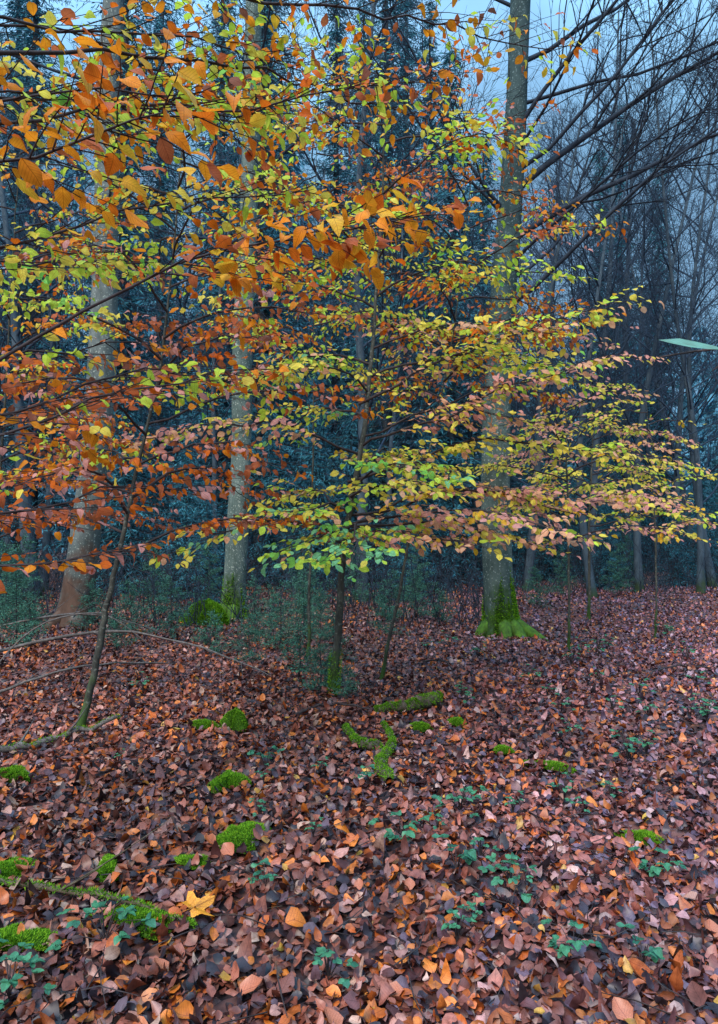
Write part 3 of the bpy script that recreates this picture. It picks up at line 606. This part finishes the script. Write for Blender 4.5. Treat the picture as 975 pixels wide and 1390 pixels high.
for x,y,rx,ry,h,ro in [(-.73,3.9,.085,.12,.05,0),(-.55,3.25,.12,.11,.05,.3),(-2.0,4.0,.11,.09,.05,0),(-1.08,3.0,.05,.09,.035,.4),(-1.5,3.0,.11,.08,.03,0),(-.83,2.62,.20,.06,.03,-.4),(1.2,4.35,.14,.05,.03,-.4),(1.4,3.45,.09,.06,.03,0),(.45,5.1,.08,.06,.04,0),(-.87,4.9,.085,.08,.12,0),(.95,4.6,.07,.05,.03,.2),(-.72,3.05,.07,.05,.02,0),(.74,5.2,.05,.09,.04,0),(-1.1,4.9,.1,.06,.04,0),(-1.25,2.5,.14,.09,.03,.2)]:
    add('moss_clump',moss_mound('moss_clump',rx,ry,h,int(2500+rx*ry*300000)),loc=(x,y,g(x,y)+.028),rot=(0,0,ro),label='cushion of bright green moss among brown leaves' if h<.1 else 'small rounded green moss mound standing in for a fern-like plant',category='moss',group='moss cushions on the forest floor')  # the tallest mound stands in for a fern-like plant

def bramble(n,spread,size):
    G=Geo(); LB=Leaves()
    for k in range(n):
        a=U(0,6.28); r=spread*U(.2,1); h=U(.03,.12); tip=np.array([math.cos(a)*r,math.sin(a)*r,h])
        G.tube(np.array([(0,0,0),tip*.5+[0,0,h*.5],tip]),[.003,.002,.0015],4)
        a2=a+U(-.7,.7)
        for da,s in ((0,1.),(1.25,.8),(-1.25,.8)):
            d=np.array([math.cos(a2+da),math.sin(a2+da),U(-.15,.15)]); u=U(0,1)
            LB.add(tip,d,np.array([R.normal(0,.25),R.normal(-.2,.25),1]),size*s*U(.8,1.2),np.array([0.03,0.14,0.09])*(1-u)+np.array([0.09,0.32,0.15])*u)
    return G.mesh('stem',M_twig),LB.mesh('leaves',M_green,fold=.1,curl=.15,wob=.05,width=1.15)
BR=[bramble(9,.14,.055),bramble(12,.18,.05),bramble(6,.1,.05),bramble(7,.08,.032)]
for x,y,v,s in [(.53,3.65,1,.9),(.2,3.3,0,.9),(.63,2.9,1,.8),(.42,3.0,2,1),(1.34,3.1,0,.8),(-.55,4.1,2,1.),(-.9,2.48,1,.9),(-.38,2.8,2,.8),(1.5,2.75,2,.7),(-1.35,2.35,0,.9),(.95,2.35,2,.8),(1.15,3.9,3,1),(.75,2.45,0,.7),(-1.1,2.2,1,.8),(.05,3.9,2,.8),
   (2.0,5.5,3,1),(2.6,5.2,3,1.2),(1.6,5.9,3,1),(3.0,6.2,3,1.3),(2.2,7.2,3,1.5),(3.6,7.6,3,1.5),(.9,5.8,3,1.2),(2.9,8.4,3,1.6),(1.5,4.9,3,1),(1.9,4.6,3,1.2),(-1.9,6.1,3,1.3),(-.6,6.9,3,1.4),(1.3,7.6,3,1.5),(4.2,9.5,3,1.8),(.35,2.5,3,1.),(-.1,2.3,3,1.)]+[(U(.8,5),U(4.2,10),3,U(.8,1.6)) for _ in range(22)]+[(U(-1.5,1.5),U(2.2,4.2),3,U(.5,.9)) for _ in range(12)]:
    small=v==3
    e=tree_empty('bramble_plant' if not small else 'woodland_seedling',(x,y,g(x,y)+.03),'low bramble with blue-green three-part leaves' if not small else 'tiny green seedling poking through brown leaves','plant',group='low green plants on the forest floor'); e.rotation_euler[2]=U(0,6.28); e.scale=(s,s,s)
    for me,nm in zip(BR[v],('stem','leaves')): add(nm,me,e)

# ---------------------------------------------------------------- light, sky, camera
w=bpy.data.worlds.new('World'); sc.world=w; w.use_nodes=True; nt=w.node_tree
sky=nt.nodes.new('ShaderNodeTexSky'); sky.sky_type='NISHITA'; sky.sun_disc=False
sd=Vector((-.35,-.75,.85)).normalized()
sky.sun_elevation=math.asin(sd.z); sky.sun_rotation=math.atan2(sd.x,sd.y); sky.dust_density=1.5; sky.air_density=1.0
# broken cloud layer, brightened towards the unseen zenith to add light to the scene
tc=nt.nodes.new('ShaderNodeTexCoord'); sx=nt.nodes.new('ShaderNodeSeparateXYZ'); nt.links.new(tc.outputs['Generated'],sx.inputs[0])
zr=nt.nodes.new('ShaderNodeMapRange'); nt.links.new(sx.outputs[2],zr.inputs[0]); zr.inputs[1].default_value=.45; zr.inputs[3].default_value=1.0; zr.inputs[4].default_value=6.5
cl=nt.nodes.new('ShaderNodeVectorMath'); cl.operation='SCALE'; cl.inputs[0].default_value=(1.5,3.1,4.8); nt.links.new(zr.outputs[0],cl.inputs['Scale'])
nz=nt.nodes.new('ShaderNodeTexNoise'); nz.inputs['Scale'].default_value=3.5; nz.inputs['Detail'].default_value=5; nt.links.new(tc.outputs['Generated'],nz.inputs['Vector'])
cr=ramp(nt,[(0.35,(.55,.55,.55)),(0.62,(1,1,1))]); nt.links.new(nz.outputs['Fac'],cr.inputs[0])
mx=nt.nodes.new('ShaderNodeMixRGB'); nt.links.new(cr.outputs[0],mx.inputs[0]); nt.links.new(sky.outputs[0],mx.inputs[1]); nt.links.new(cl.outputs[0],mx.inputs[2])
bg=nt.nodes['Background']; bg.inputs[1].default_value=0.15; nt.links.new(mx.outputs[0],bg.inputs[0])
sl=bpy.data.lights.new('sun','SUN'); sl.energy=3.6; sl.angle=math.radians(25); sl.color=(1,.90,.80)
so=bpy.data.objects.new('sun',sl); COL.objects.link(so); so.rotation_euler=sd.to_track_quat('Z','Y').to_euler()
cam=bpy.data.cameras.new('camera'); co=bpy.data.objects.new('camera',cam); COL.objects.link(co)
co.location=(0,0,1.5); co.rotation_euler=(math.radians(90+1.2),0,0); cam.sensor_width=36; cam.lens=24.3; cam.clip_end=1000; cam.clip_start=.05
sc.camera=co
sc.view_settings.view_transform='Standard'; sc.view_settings.look='None'; sc.view_settings.exposure=0
